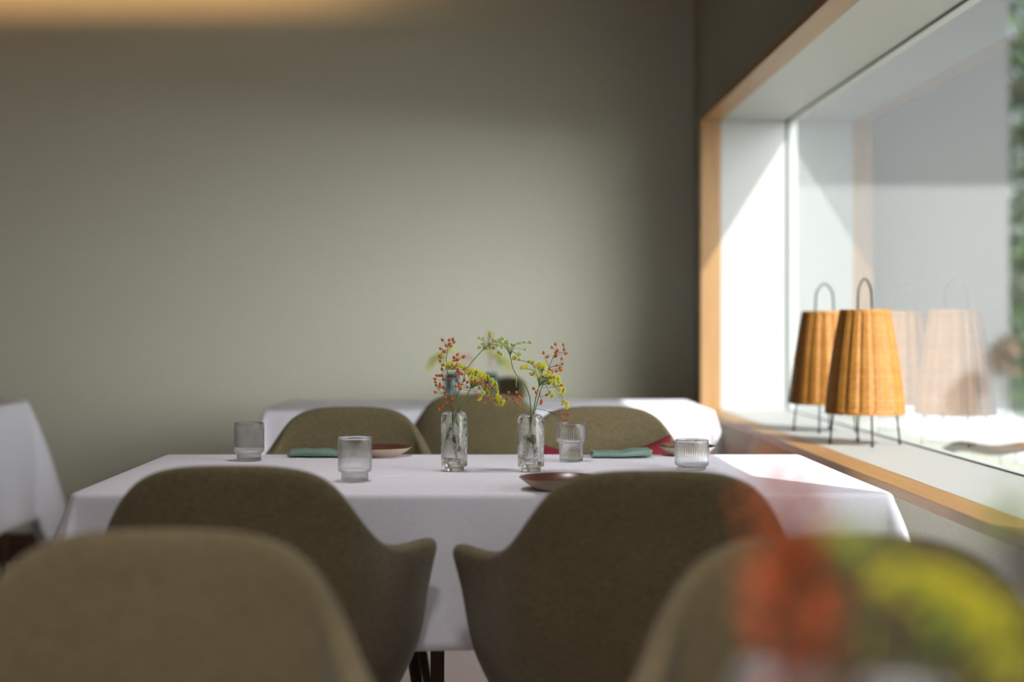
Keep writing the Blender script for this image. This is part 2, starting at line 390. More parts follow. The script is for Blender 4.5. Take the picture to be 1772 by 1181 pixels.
# red cushion leaning on the right far chair
bm = bmesh.new(); nU, nV = 24, 20; gf, gb = [], []
for j in range(nV+1):
    v = 2*j/nV - 1; rf_, rb_ = [], []
    for i in range(nU+1):
        u = 2*i/nU - 1
        px_ = u*.184*(1 - .04*(1-v*v)); pz = v*.17*(1 - .27*(1-u*u))
        th = .055*((1-abs(u)**2.5)*(1-abs(v)**2.5))**.6
        rf_.append(bm.verts.new((px_, -th, pz)))
        rb_.append(rf_[-1] if (abs(u) == 1 or abs(v) == 1) else bm.verts.new((px_, th, pz)))
    gf.append(rf_); gb.append(rb_)
for G in (gf, gb):
    for j in range(nV):
        for i in range(nU):
            q = (G[j][i], G[j][i+1], G[j+1][i+1], G[j+1][i])
            try: bm.faces.new(q)
            except ValueError: pass
cu = finish('cushion', bm, M['red'])
cu.location = (c_red.location.x - .002, 3.67, .597); cu.rotation_euler = (R(-10), R(-2), 0)
tag(cu, 'dark red cushion leaning in the far right chair, only its corners above the table', 'cushion')

# ------------------------------------------------------------------ tables and cloths
TZ = CAMZ - .307                                      # cloth surface, .750
def make_cloth(name, x0, x1, y0, y1, z, dx, dy, label, seed, flare=.10, corner=.09):
    """linen over a rectangular top: rounded edge, slightly flaring sides, a fold at each corner"""
    rnd = random.Random(seed); r = .012; bm = bmesh.new()
    cx, cy = (x0+x1)/2, (y0+y1)/2; hx, hy = (x1-x0)/2, (y1-y0)/2
    rc = .02
    # perimeter samples: (point, normal, drop, cornerness)
    per = []
    def side(p, q, n, drop, cnt):
        for i in range(cnt):
            t = i/cnt; per.append((Vector(p).lerp(Vector(q), t), Vector(n), drop, 0, t))
    def cor(c, a0, d0, d1, cnt=14):
        for i in range(cnt):
            t = i/cnt; a = a0 + t*math.pi/2; n = Vector((math.cos(a), math.sin(a)))
            k = math.sin(math.pi*t); dd = d0*(1-t) + d1*t + k*.72*min(dx, dy)
            per.append((Vector(c) + n*rc, n, dd, k, t))
    ax, ay = hx-rc, hy-rc
    side((ax+rc, -ay), (ax+rc, ay), (1,0), dx, 44); cor((ax, ay), 0, dx, dy)
    side((ax, ay+rc), (-ax, ay+rc), (0,1), dy, 70); cor((-ax, ay), math.pi/2, dy, dx)
    side((-ax-rc, ay), (-ax-rc, -ay), (-1,0), dx, 44); cor((-ax, -ay), math.pi, dx, dy)
    side((-ax, -ay-rc), (ax, -ay-rc), (0,-1), dy, 70); cor((ax, -ay), 1.5*math.pi, dy, dx)
    n = len(per); ph = [rnd.uniform(0, 6.28) for _ in range(4)]
    L_ = 0; S = []
    for i in range(n): S.append(L_); L_ += (per[(i+1)%n][0] - per[i][0]).length + (.02 if per[i][3] else 0)
    rings = []
    def ring(f): rings.append([bm.verts.new(f(i)) for i in range(n)])
    for k in (.25, .5, .75, .93):                    # top sheet
        ring(lambda i: (cx + per[i][0].x*k, cy + per[i][0].y*k, z + .0006*math.sin(S[i]*9+k*7)))
    for a in (0, 30, 60, 90):
        ra = R(a); ring(lambda i: (cx + per[i][0].x - per[i][1].x*r*(1-math.sin(ra)), cy + per[i][0].y - per[i][1].y*r*(1-math.sin(ra)), z - r*(1-math.cos(ra))))
    K = 16
    for j in range(1, K+1):
        t = j/K
        def f(i):
            p, nn, drop, k, _ = per[i]
            wav = .006*math.sin(S[i]*7 + ph[0]) + .004*math.sin(S[i]*17 + ph[1]) + .0022*math.sin(S[i]*31 + ph[2])
            h = t*drop; fl = flare*(1-math.exp(-h*5))*.45 + k**1.4*corner*(math.sin(min(1, h/.26)*math.pi/2) if drop < .44 and dx < .4 else h/dx) + wav*t
            return (cx + p.x + nn.x*fl, cy + p.y + nn.y*fl, z - r - h*math.cos(.12+.18*k))
        ring(f)
    for a, b in zip(rings, rings[1:]):
        for i in range(n): bm.faces.new((a[i], a[(i+1)%n], b[(i+1)%n], b[i]))
    cv = bm.verts.new((cx, cy, z))
    for i in range(n): bm.faces.new((cv, rings[0][i], rings[0][(i+1)%n]))
    o = finish(name, bm, M['cloth'])
    md = o.modifiers.new('s', 'SOLIDIFY'); md.thickness = .0016; md.offset = -1
    return tag(o, label, 'tablecloth', 'white tablecloths')
def make_table(x0, x1, y0, y1, z, label, extra=()):
    root = empty('dining_table', ((x0+x1)/2, (y0+y1)/2, 0), 0, label=label, cat='table', group='dining tables')
    hx, hy = (x1-x0)/2 - .006, (y1-y0)/2 - .006; zt = z - .004
    bm = bmesh.new(); box(bm, (-hx, -hy, zt-.028), (hx, hy, zt), bev=.006); finish('tabletop', bm, M['dark_wood'], root)
    bm = bmesh.new()
    for lo, hi in (((-hx+.06, -hy+.06, zt-.09), (hx-.06, -hy+.08, zt-.028)), ((-hx+.06, hy-.08, zt-.09), (hx-.06, hy-.06, zt-.028)), ((-hx+.06, -hy+.08, zt-.09), (-hx+.08, hy-.08, zt-.028)), ((hx-.08, -hy+.08, zt-.09), (hx-.06, hy-.08, zt-.028))): box(bm, lo, hi)
    finish('apron', bm, M['dark_wood'], root, False)
    for (lx, ly) in [(sx*(hx-.075), sy*(hy-.075)) for sx in (-1,1) for sy in (-1,1)] + list(extra):
        bm = bmesh.new(); tube(bm, [(lx, ly, zt-.03), (lx, ly, .35), (lx, ly, 0)], [.024, .0205, .016], 4)
        bmesh.ops.bevel(bm, geom=bm.edges[:], offset=.002, segments=2, affect='EDGES'); finish('leg', bm, M['dark_wood'], root, False)
    return root
T1 = (-.760, .742, 2.575, 3.355)
make_table(*T1, TZ-.002, 'dark wooden dining table under the white cloth in the middle of the picture', extra=[(-.095, .05)])
make_cloth('tablecloth', *T1, TZ, .27, .268, 'white linen cloth on the laid middle table with glasses and vases', 3, .085, .055)
T2 = (-.800, .812, 5.05, 5.74)
make_table(*T2, TZ-.002, 'dining table against the back wall, hidden under its white cloth')
make_cloth('tablecloth', *T2, TZ, .27, .268, 'white cloth on the rear table, its right end in full sun', 5, .085, .055)
T3 = (-3.10, -1.828, 4.98, 5.70)
make_table(*T3, TZ-.002, 'dining table at the far left by the back wall, under its white cloth')
make_cloth('tablecloth', *T3, TZ, .46, .46, 'long white cloth on the table at the left edge, falling in folds', 8, .10, .12)
T0 = (-.76, .742, .32, 1.06)
make_table(*T0, TZ-.002, 'dining table nearest to us, under the blurred foreground vases')
make_cloth('tablecloth', *T0, TZ, .27, .268, 'white cloth of the nearest table, below the foreground vases', 9, .085, .055)

# ------------------------------------------------------------------ place helper: table point from a base pixel
def onto(px, py, h=.307):
    D = h*F/(py - VPY); return Vector(((px-VPX)*D/F, D, CAMZ - h))

# ------------------------------------------------------------------ tumblers
def make_glass(loc, rt, rb, H, zs, label, ribs=46, foot_lip=True):
    """ribbed stacking tumbler: wide upper drum of radius rt above height zs, narrower foot of radius rb"""
    th = .0019; prof = [(0,.004),(rb*.6,.003),(rb*.9,0),(rb,.0015),(rb,zs-.003),(rb+.001,zs-.0015)]
    prof += [(rt-.003,zs),(rt-.0006,zs+.0015),(rt,zs+.004)] + [(rt, zs+.004+(H-zs-.008)*k/6) for k in range(1,7)] + [(rt-.0002,H-.0015),(rt-th*.5,H),(rt-th,H-.0015)]
    no = len(prof)
    prof += [(rt-th, H-.004-(H-zs-.009)*k/6) for k in range(0,7)] + [(rt-th-.002,zs+.002),(rb-th,zs-.001),(rb-th-.0004,.010),(rb-th-.003,.0065),(0,.006)]
    def rf(i, r, z, th_):
        amp = .00046 if (i < no and .003 < z < H-.006) else (-.00012 if z > .01 and z < H-.006 else 0)
        return r + amp*math.cos(ribs*th_)
    bm = bmesh.new(); lathe(bm, prof, ribs*6, rf)
    o = finish('water_glass', bm, M['tumbler'], loc=loc)
    return tag(o, label, 'glass', 'ribbed water glasses')
make_glass(onto(431, 797.5), .0335, .0275, .0855, .0185, 'tall ribbed water glass at the left end of the laid table')
make_glass(onto(614, 833), .0328, .0262, .0860, .0190, 'ribbed water glass in front of the left plate')
make_glass(onto(988.5, 799), .0328, .0262, .0860, .0440, 'ribbed glass with a high step, right of the right vase')
make_glass(onto(1197, 813.5), .0355, .0295, .0635, .0095, 'low wide ribbed glass in front of the small dish at right')

# ------------------------------------------------------------------ plates and dish
def make_plate(loc, rad, H, inner, label, name='plate', cat='plate', wob=.0):
    bm = bmesh.new(); t = .0035
    out_ = [(0,.003),(rad*.50,.003),(rad*.52,0),(rad*.58,0),(rad*.62,.002),(rad*.80,H*.45),(rad*.95,H*.86),(rad-.001,H-.001)]
    inn = [(rad-.001,H-.001),(rad-t*.5,H),(rad-t,H-.001),(rad*.90,H*.80),(rad*.75,H*.45),(rad*.58,.007),(rad*.3,.0055),(0,.0055)]
    rf = (lambda i, r, z, a: r*(1 + wob*math.sin(3*a+1) + wob*.6*math.sin(5*a))) if wob else None
    lathe(bm, out_, 72, rf, 0); lathe(bm, inn, 72, rf, 1); bmesh.ops.remove_doubles(bm, verts=bm.verts[:], dist=1e-5)
    o = finish(name, bm, [M['stoneware'], inner], loc=loc); return tag(o, label, cat)
make_plate(onto(655, 789), .080, .0215, M['glaze'], 'shallow plate with oxblood glaze on the far side, beside the left green napkin')
make_plate(onto(970, 847), .078, .0235, M['glaze'], 'oxblood glazed plate on the near side, half hidden by the right chair back')
dish_at = onto(1189, 788)
make_plate(dish_at, .0680, .0225, M['glaze_teal'], 'small dark-glazed stoneware dish holding a brown crust, behind the low glass', 'dish', 'dish')
bm = bmesh.new(); bmesh.ops.create_icosphere(bm, subdivisions=3, radius=1)
for v in bm.verts:
    c = v.co; k = 1 + .16*math.sin(5*c.x+1)*math.cos(6*c.y) + .1*math.sin(11*c.z+3*c.x)
    v.co = Vector((c.x*.026*k, c.y*.016*k, c.z*.009*k + .007*math.sin(2.2*c.x)))
cr = finish('bread_crust', bm, M['bark']); cr.location = dish_at + Vector((-.036, 0, .0235)); cr.rotation_euler = (0, R(14), R(10))
tag(cr, 'gnarled brown piece of crust lying on the rim of the small dark dish', 'bread')

# ------------------------------------------------------------------ folded napkins
def make_napkin(loc, w_, d_, seed, label, rz=0):
    rnd = random.Random(seed); bm = bmesh.new(); nl = 2; tl = .0088
    # cross-section: a ribbon folded back and forth, swept across with gentle waves
    pts = []
    for k in range(nl):
        z = tl*(k+.5); a, b = (d_/2, -d_/2) if k % 2 == 0 else (-d_/2, d_/2)
        for i in range(9): pts.append((a + (b-a)*i/8, z))
        if k < nl-1:
            for q in (30, 90, 150):
                s = 1 if b > 0 else -1; pts.append((b + s*tl*.5*math.sin(R(q)), z + tl*.5*(1-math.cos(R(q)))))
    NX = 40; rows = []
    p1, p2 = rnd.uniform(0,6), rnd.uniform(0,6)
    for i in range(NX+1):
        u = i/NX; row = []
        for (y, z) in pts:
            k = z/(tl*nl)
            lift = k*(.0035*math.sin(u*5+p1) + .0018*math.sin(u*13+p2)) + k*.006*max(0, u-.80)/.2*(1 if seed % 2 else 0) + k*.004*max(0, .12-u)/.12
            row.append(bm.verts.new(((u-.5)*w_*(1 - .04*k) + .003*math.sin(y*60+k*5), y + .002*math.sin(u*9), max(.0008, z + max(lift, -.003*k) - .0016*(1-k)*0))))
        rows.append(row)
    for a, b in zip(rows, rows[1:]):
        for k in range(len(a)-1): bm.faces.new((a[k], b[k], b[k+1], a[k+1]))
    o = finish('napkin', bm, M['napkin'], loc=loc, normals=False); o.rotation_euler = (0,0,rz)
    md = o.modifiers.new('s', 'SOLIDIFY'); md.thickness = .0018; md.offset = 0
    return tag(o, label, 'napkin', 'folded green napkins')
make_napkin(onto(551, 790.5), .132, .075, 2, 'folded green linen napkin beside the left plate, behind the ribbed glass', R(1))
make_napkin(onto(1074, 791), .139, .075, 5, 'folded green linen napkin on the right, in front of the red cushion', R(-1))

# ------------------------------------------------------------------ vases
def make_vase(loc, H, label, material=None, fill=.78):
    r = .0275; v = material or M['vase']
    root = empty('vase', loc, 0, label=label, cat='vase', group='small bubbled glass bud vases')
    prof = [(0,.0005),(.018,.0003),(.0198,.0006),(.0205,.0018),(.0205,.0088),(.0212,.0098),(.0262,.0108),(.0272,.0124),(r,.015),(r,.04),(r+.0002,.07),(r,H-.018),(r-.0006,H-.010),(r-.003,H-.004),(r-.0065,H-.0008),(r-.009,H),(.0165,H-.001)]
    inn = [(.0155,H-.003),(.0158,H-.009),(.020,H-.015),(.0228,H-.022),(.0232,.06),(.0232,.034),(.0215,.026),(.0165,.0225),(.009,.0215),(0,.0213)]
    bm = bmesh.new(); lathe(bm, prof+inn, 72, lambda i, rr, z, a: rr + .00018*math.sin(3*a + z*90)*(1 if z > .012 else 0))
    finish('glass_body', bm, v, root)
    zf = H*fill; bm = bmesh.new()
    lathe(bm, [(0,.0216),(.009,.0218),(.0164,.0228),(.0213,.0262),(.02305,.034),(.02305,zf-.0012),(.0229,zf),(.021,zf-.0008),(0,zf-.0009)], 56)
    finish('water', bm, M['water'], root)
    return root
V1 = onto(786, 815.5); V2 = onto(918.5, 816.5)
vase1 = make_vase(V1, .1235, 'clear bubbled glass vase on the left of the pair, holding the tall rose hip branch', fill=.81)
vase2 = make_vase(V2, .1190, 'clear bubbled glass vase on the right of the pair, next to the high-stepped glass', fill=.66)

# ------------------------------------------------------------------ flowers
# shared kinds: a rose hip, three flower clusters
def hip_mesh():
    bm = bmesh.new(); bmesh.ops.create_uvsphere(bm, u_segments=16, v_segments=12, radius=.0031)
    for v in bm.verts: v.co.z *= 1.12
    n0 = len(bm.faces)
    tube(bm, [(0,0,.0031),(0,0,.0042)], [.00115,.0007], 8, 1)
    for k in range(5):
        a = k*2*math.pi/5; tube(bm, [(0,0,.0035),(.0012*math.cos(a), .0012*math.sin(a), .0046)], [.00035,.0001], 5, 1)
    me = bpy.data.meshes.new('rose_hip'); bm.to_mesh(me); bm.free(); me.materials.append(M['hip']); me.materials.append(M['calyx'])
    me.polygons.foreach_set('use_smooth', [True]*len(me.polygons)); return me
HIP = hip_mesh()
def cluster_mesh(seed, mflor, rays=24, size=.0072):
    rnd = random.Random(seed); bm = bmesh.new()
    for k in range(rays):
        a = k*2.39996; t = math.sqrt((k+.5)/rays); el = 1.15*t
        d = Vector((math.sin(el)*math.cos(a), math.sin(el)*math.sin(a), math.cos(el)))
        ln = size*rnd.uniform(.82, 1.12)*(1-.12*math.cos(el)); tube(bm, [(0,0,0), d*ln], [.00022,.00016], 4, 0, False)
        for q in range(3):
            off = Vector([rnd.uniform(-1,1) for _ in range(3)])*.0007
            bmesh.ops.create_icosphere(bm, subdivisions=1, radius=rnd.uniform(.00055,.0009), matrix=Matrix.Translation(d*ln + off))
    for f in bm.faces:
        if len(f.verts) == 3: f.material_index = 1
    me = bpy.data.meshes.new('floret_cluster'); bm.to_mesh(me); bm.free(); me.materials.append(M['stem']); me.materials.append(mflor)
    return me
YEL = [cluster_mesh(i, M['floret'], 24) for i in range(3)]
GRN = [cluster_mesh(9+i, M['floret_green'], 13, .0050) for i in range(3)]
def aim(o, d): o.rotation_mode = 'QUATERNION'; o.rotation_quaternion = Vector(d).normalized().to_track_quat('Z', 'Y')
class Px:
    """local frame of a vase: pixels round it become metres from its foot"""
    def __init__(s, base, bx, by, sc_, ox, oy): s.D = base.y; s.bx, s.by, s.k, s.ox, s.oy = bx, by, sc_, ox, oy
    def __call__(s, x, y, dy=0): 
        px, py = s.ox + x/s.k, s.oy + y/s.k; return Vector(((px-s.bx)*s.D/F, dy, (s.by-py)*s.D/F))
A_ = Px(V1, 786, 815.5, 7.871, 740, 570)
B_ = Px(V2, 918.5, 816.5, 7.385, 870, 580)
def hip_branch(base, fr, axis, inside, hips, label, seed, thick=.0011, sideax=(), depth=.028, group='rose hip branches'):
    rnd = random.Random(seed); root = empty('rose_hip_branch', base, 0, label=label, cat='branch', group=group)
    main = spline(inside + [fr(x, y, d) for x, y, d in axis], 6)
    bm = bmesh.new(); tube(bm, main, [thick*(1-.55*i/(len(main)-1)) for i in range(len(main))], 7)
    sides = [spline([fr(x, y, d) for x, y, d in s], 5) for s in sideax]
    for s in sides: tube(bm, s, [thick*.6*(1-.4*i/(len(s)-1)) for i in range(len(s))], 6)
    nodes = [p for p in main if p.z > .125] + [p for s in sides for p in s]
    pos = []
    for (x, y) in hips:
        p0 = fr(x, y, 0)
        best = min(nodes, key=lambda q: (Vector((q.x-p0.x, (q.z-p0.z))).length + (.03 if q.z > p0.z - .002 else 0)))
        dist = Vector((best.x-p0.x, best.z-p0.z)).length
        p0.y = best.y + rnd.uniform(-1, 1)*min(depth, .006 + dist*.6); pos.append((p0, best))
    for p, q in pos:
        mid = (p+q)/2 + Vector((0, 0, -.03*(p-q).length)); pts = spline([q, mid, p], 4); tube(bm, pts, [.00045, *([.00036]*(len(pts)-1))], 5)
    if inside[0].z < .06 and thick > .001: tube(bm, spline(inside, 5), .0019, 8)
    finish('stem', bm, M['twig'], root)
    for p, q in pos:
        o = bpy.data.objects.new('rose_hip', HIP); COL.objects.link(o); o.parent = root
        d = (p-q).normalized() + Vector((rnd.uniform(-.4,.4), rnd.uniform(-.5,.2), .35)); o.location = p; s = rnd.uniform(.86, 1.1); o.scale = (s,s,s); aim(o, d)
    return root
def fennel(base, fr, axis, inside, heads, label, kinds, seed, thick=.0015, depth=.035, group='fennel stems', size=1.0, curl=.12):
    rnd = random.Random(seed); root = empty('fennel_stem', base, 0, label=label, cat='flower', group=group)
    main = spline(inside + [fr(x, y, d) for x, y, d in axis], 6)
    bm = bmesh.new(); tube(bm, main, [thick*(1-.35*i/(len(main)-1)) for i in range(len(main))], 8)
    hub = main[-1]; bmesh.ops.create_icosphere(bm, subdivisions=2, radius=thick*1.25, matrix=Matrix.Translation(hub))
    ax = (main[-1]-main[-3]).normalized(); pos = []
    for (x, y) in heads:
        p = fr(x, y, 0); p.y = hub.y + rnd.uniform(-1, 1)*depth
        mid = hub + ax*(p-hub).length*.30 + (p-hub)*.42; tube(bm, spline([hub, mid, p], 5), .00038, 5); pos.append((p, p-mid))
    tube(bm, spline(inside, 5), .0023, 8)
    finish('stem', bm, M['stem'], root)
    for i, (p, d) in enumerate(pos):
        o = bpy.data.objects.new('floret_cluster', kinds[i % len(kinds)]); COL.objects.link(o); o.parent = root
        s = size*rnd.uniform(.85, 1.15); o.scale = (s,s,s); o.location = p; aim(o, d.normalized() + ax*.5)
    return root
# left vase
hA = [(203,148),(288,150),(340,142),(358,180),(250,228),(300,213),(175,268),(222,308),(405,347),(360,390),(487,381),(173,373),(172,437),(370,428),(405,422),(252,495),(303,505),(403,478),(372,515),(413,545),(503,540),(195,548),(410,573),(437,594),(475,610),(374,615),(125,633),(163,636),(197,637),(97,680),(112,716),(218,686),(307,675),(118,760),(172,745),(165,778),(218,802),(108,858),(238,880),(237,925),(325,918),(320,950),(258,998),(330,1010),(190,1057),(145,1093),(210,487),(295,205),(180,790),(315,235)]
hB = [(400,707),(430,745),(395,765),(437,770),(447,808),(500,690),(543,720),(546,788),(615,690),(612,720),(670,722),(725,710),(790,688),(740,755),(805,762),(706,797),(837,803),(893,795),(668,907),(872,907),(835,942),(770,995)]
brA = hip_branch(V1, A_, [(330,1060,.002),(300,960,.004),(295,720,.006),(265,560,.004),(253,430,.006),(266,330,.008),(275,215,.010)],
    [Vector((.004,.004,.0255)), Vector((.000,.002,.060)), Vector((-.003,0,.095)), Vector((-.002,0,.122))], hA,
    'tall rose hip branch full of orange hips standing in the left vase', 1,
    sideax=[[(298,740,.006),(240,690,.010),(180,640,.012)],[(296,800,.006),(230,880,-.006),(150,830,-.012)],[(295,700,.006),(350,640,-.01),(400,560,-.014)],[(262,470,.006),(340,430,.012),(385,380,.014)],[(262,520,.006),(205,590,.002),(185,480,-.006)]])
brB = hip_branch(V1, A_, [(430,1080,-.008),(600,930,-.016),(640,850,-.02),(600,760,-.022)],
    [Vector((.012,-.006,.030)), Vector((.007,-.004,.080)), Vector((.006,-.004,.122))], hB,
    'leaning rose hip sprig whose hips hang over the yellow fennel of the left vase', 2, .0007,
    sideax=[[(640,850,-.02),(760,790,-.022),(860,800,-.02)],[(620,800,-.02),(520,760,-.02),(430,740,-.02)],[(610,780,-.02),(700,720,-.024),(790,700,-.022)],[(640,930,-.016),(760,930,-.02),(860,915,-.02)]])
F1 = fennel(V1, A_, [(430,1120,.003),(510,960,.004),(590,800,.006)],
    [Vector((-.019,.004,.026)), Vector((-.011,.004,.07)), Vector((.001,.004,.110))],
    [(290,500),(300,545),(345,490),(350,545),(400,515),(450,500),(470,520),(520,555),(540,585),(590,590),(610,620),(660,600),(650,640),(700,625),(745,640),(760,665),(800,680),(720,680),(850,720),(870,745),(900,760),(860,700),(905,820),(920,860),(915,900),(950,920),(960,960),(990,990),(915,975),(930,1000),(800,870),(780,850),(690,930),(765,820),(640,700),(570,620),(660,760),(740,860),(600,670),(700,650)],
    'large yellow fennel umbel bending right from the left vase', YEL, 3, .0017, size=1.12)
F2 = fennel(V1, A_, [(365,1070,.010),(400,920,.014),(470,730,.018),(530,560,.020),(620,430,.022),(755,280,.022)],
    [Vector((.016,.010,.030)), Vector((.010,.009,.08)), Vector((.001,.008,.118))],
    [(700,132),(755,138),(842,90),(755,215),(710,255),(883,165),(825,230),(885,265),(925,230),(960,170),(1005,135),(950,315),(990,340),(990,240),(800,265),(845,265),(985,150),(830,210),(845,70)],
    'thin greenish fennel stem arching up and right out of the left vase', GRN, 4, .0012, .02)
# right vase
hC = [(525,232),(577,280),(680,118),(638,163),(780,130),(790,190),(703,203),(683,230),(818,242),(688,273),(763,308),(765,373),(697,395),(733,422),(748,455),(692,465),(600,430),(620,465),(595,470),(620,545),(575,575),(520,540),(370,510),(748,645),(565,768),(395,685),(430,735),(497,850),(487,877),(622,490),(600,625),(450,420)]
brC = hip_branch(V2, B_, [(400,1010,.004),(440,860,.006),(490,700,.010),(545,560,.012),(590,430,.014),(640,310,.014),(690,210,.014)],
    [Vector((.009,.004,.027)), Vector((.003,.004,.062)), Vector((.001,.004,.110))], hC,
    'upright rose hip branch rising behind the yellow fennel of the right vase', 5, .0011,
    sideax=[[(600,420,.014),(560,340,.012),(540,290,.012)],[(600,420,.014),(660,400,.014),(720,400,.014)],[(650,300,.014),(700,235,.012),(790,225,.010)],[(480,720,.008),(480,780,.004),(495,830,.002)]])
brD = hip_branch(V2, B_, [(325,1015,-.004),(230,930,-.008),(150,860,-.010),(125,820,-.010)],
    [Vector((.006,-.008,.03)), Vector((.001,-.006,.08)), Vector((-.004,-.004,.112))],
    [(73,735),(172,732),(63,818),(140,812),(205,780),(233,818),(172,857),(210,907)],
    'short rose hip sprig hanging left over the rim of the right vase', 6, .0006)
brE = hip_branch(V2, B_, [(430,945,-.002),(600,985,-.006),(700,1020,-.010),(790,1045,-.010)],
    [Vector((-.007,-.004,.03)), Vector((.001,-.004,.08)), Vector((.003,-.004,.118))],
    [(733,970),(828,1008),(747,1040),(817,1083)],
    'low rose hip sprig reaching right from the right vase above the stepped glass', 7, .0006)
F3 = fennel(V2, B_, [(358,1000,.002),(350,830,.004),(322,720,.006),(270,620,.008),(190,535,.008),(130,420,.008),(95,260,.008)],
    [Vector((-.012,.002,.026)), Vector((-.004,.003,.065)), Vector((-.001,.002,.110))],
    [(0,60),(60,120),(20,130),(145,150),(205,118),(265,103),(342,108),(270,190),(205,250),(95,190),(60,180),(-20,110),(-60,130),(120,140),(50,95),(-90,90),(185,255)],
    'slender curved fennel stem with a pale green umbel, left in the right vase', GRN, 8, .0014, .022)
F4 = fennel(V2, B_, [(388,1000,-.002),(420,820,-.002),(465,650,-.002)],
    [Vector((.011,-.003,.028)), Vector((.003,-.002,.065)), Vector((.001,-.002,.112))],
    [(165,310),(215,325),(270,430),(305,425),(345,360),(390,370),(400,505),(440,525),(430,420),(460,435),(505,410),(520,440),(500,470),(545,505),(560,540),(600,560),(640,600),(600,600),(670,560),(700,600),(650,640),(720,660),(700,690),(765,705),(770,735),(600,740),(620,775),(740,840),(790,860),(800,900),(480,400),(580,490),(520,395),(560,600),(690,560),(640,550)],
    'bright yellow fennel umbel leaning right out of the right vase', YEL, 10, .0017, size=1.1)
# a dry leaf sheath hanging on the curved fennel stem
bm = bmesh.new(); tube(bm, [B_(190,535,.007), B_(176,570,.005), B_(172,672,.004)], [.0004,.0010,.0005], 6)
finish('dry_sheath', bm, M['floret'], F3)

def relabel(src, base, label, sc_=1.0, rz=0, group=None):
    c = copy_tree(src); c.location = base; c.rotation_euler = (0,0,rz); c.scale = (sc_,)*3; c['label'] = label
    return c
# the rear table's pair of teal vases
VB1, VB2 = onto(782, 702), onto(849, 702)
make_vase(VB1, .122, 'teal glass vase on the left of the pair on the rear table', M['vase_teal'])
make_vase(VB2, .122, 'teal glass vase on the right of the pair on the rear table', M['vase_teal'])
relabel(F1, VB1, 'out-of-focus yellow fennel in the left teal vase on the rear table', rz=R(180), sc_=.95)
relabel(brB, VB1, 'out-of-focus rose hip sprig in the left teal vase on the rear table', rz=R(0))
relabel(F1, VB2, 'out-of-focus yellow fennel in the right teal vase on the rear table', rz=R(20), sc_=.9)
relabel(brC, VB2, 'out-of-focus rose hip branch in the right teal vase on the rear table', rz=R(75), sc_=1.05)
# the nearest table's pair of vases
VF1 = Vector(((1350-VPX)*.765/F, .765, TZ)); VF2 = Vector(((1565-VPX)*.75/F, .75, TZ))
make_vase(VF1, .1235, 'blurred glass vase in the foreground, left of the pair at the bottom edge')
make_vase(VF2, .1190, 'blurred glass vase in the foreground, right of the pair at the bottom edge')
relabel(brA, VF1, 'tallest blurred rose hip branch in the left foreground vase', sc_=.84, rz=R(165))
relabel(brA, VF1, 'shorter blurred rose hip branch in the left foreground vase', sc_=.70, rz=R(195))
relabel(brA, VF1, 'blurred rose hip branch tilted right in the left foreground vase', sc_=.74, rz=R(262))
relabel(brA, VF1, 'blurred rose hip branch at the back of the left foreground vase', sc_=.80, rz=R(186))
relabel(brA, VF1, 'dense blurred rose hip branch leaning forward in the left foreground vase', sc_=.73, rz=R(160))
relabel(brA, VF1, 'blurred rose hip branch in the middle of the left foreground vase', sc_=.88, rz=R(80))
relabel(F1, VF2, 'blurred yellow-green fennel in the right foreground vase', sc_=.8, rz=R(8))
relabel(F4, VF2, 'blurred yellow fennel umbel, right one in the right foreground vase', rz=R(-12), sc_=.78)
relabel(F3, VF2, 'blurred green fennel stem curving left from the right foreground vase', rz=R(30), sc_=.75)

relabel(F2, VF2, 'blurred thin green fennel stem arching right from the right foreground vase', rz=R(-10), sc_=.78)
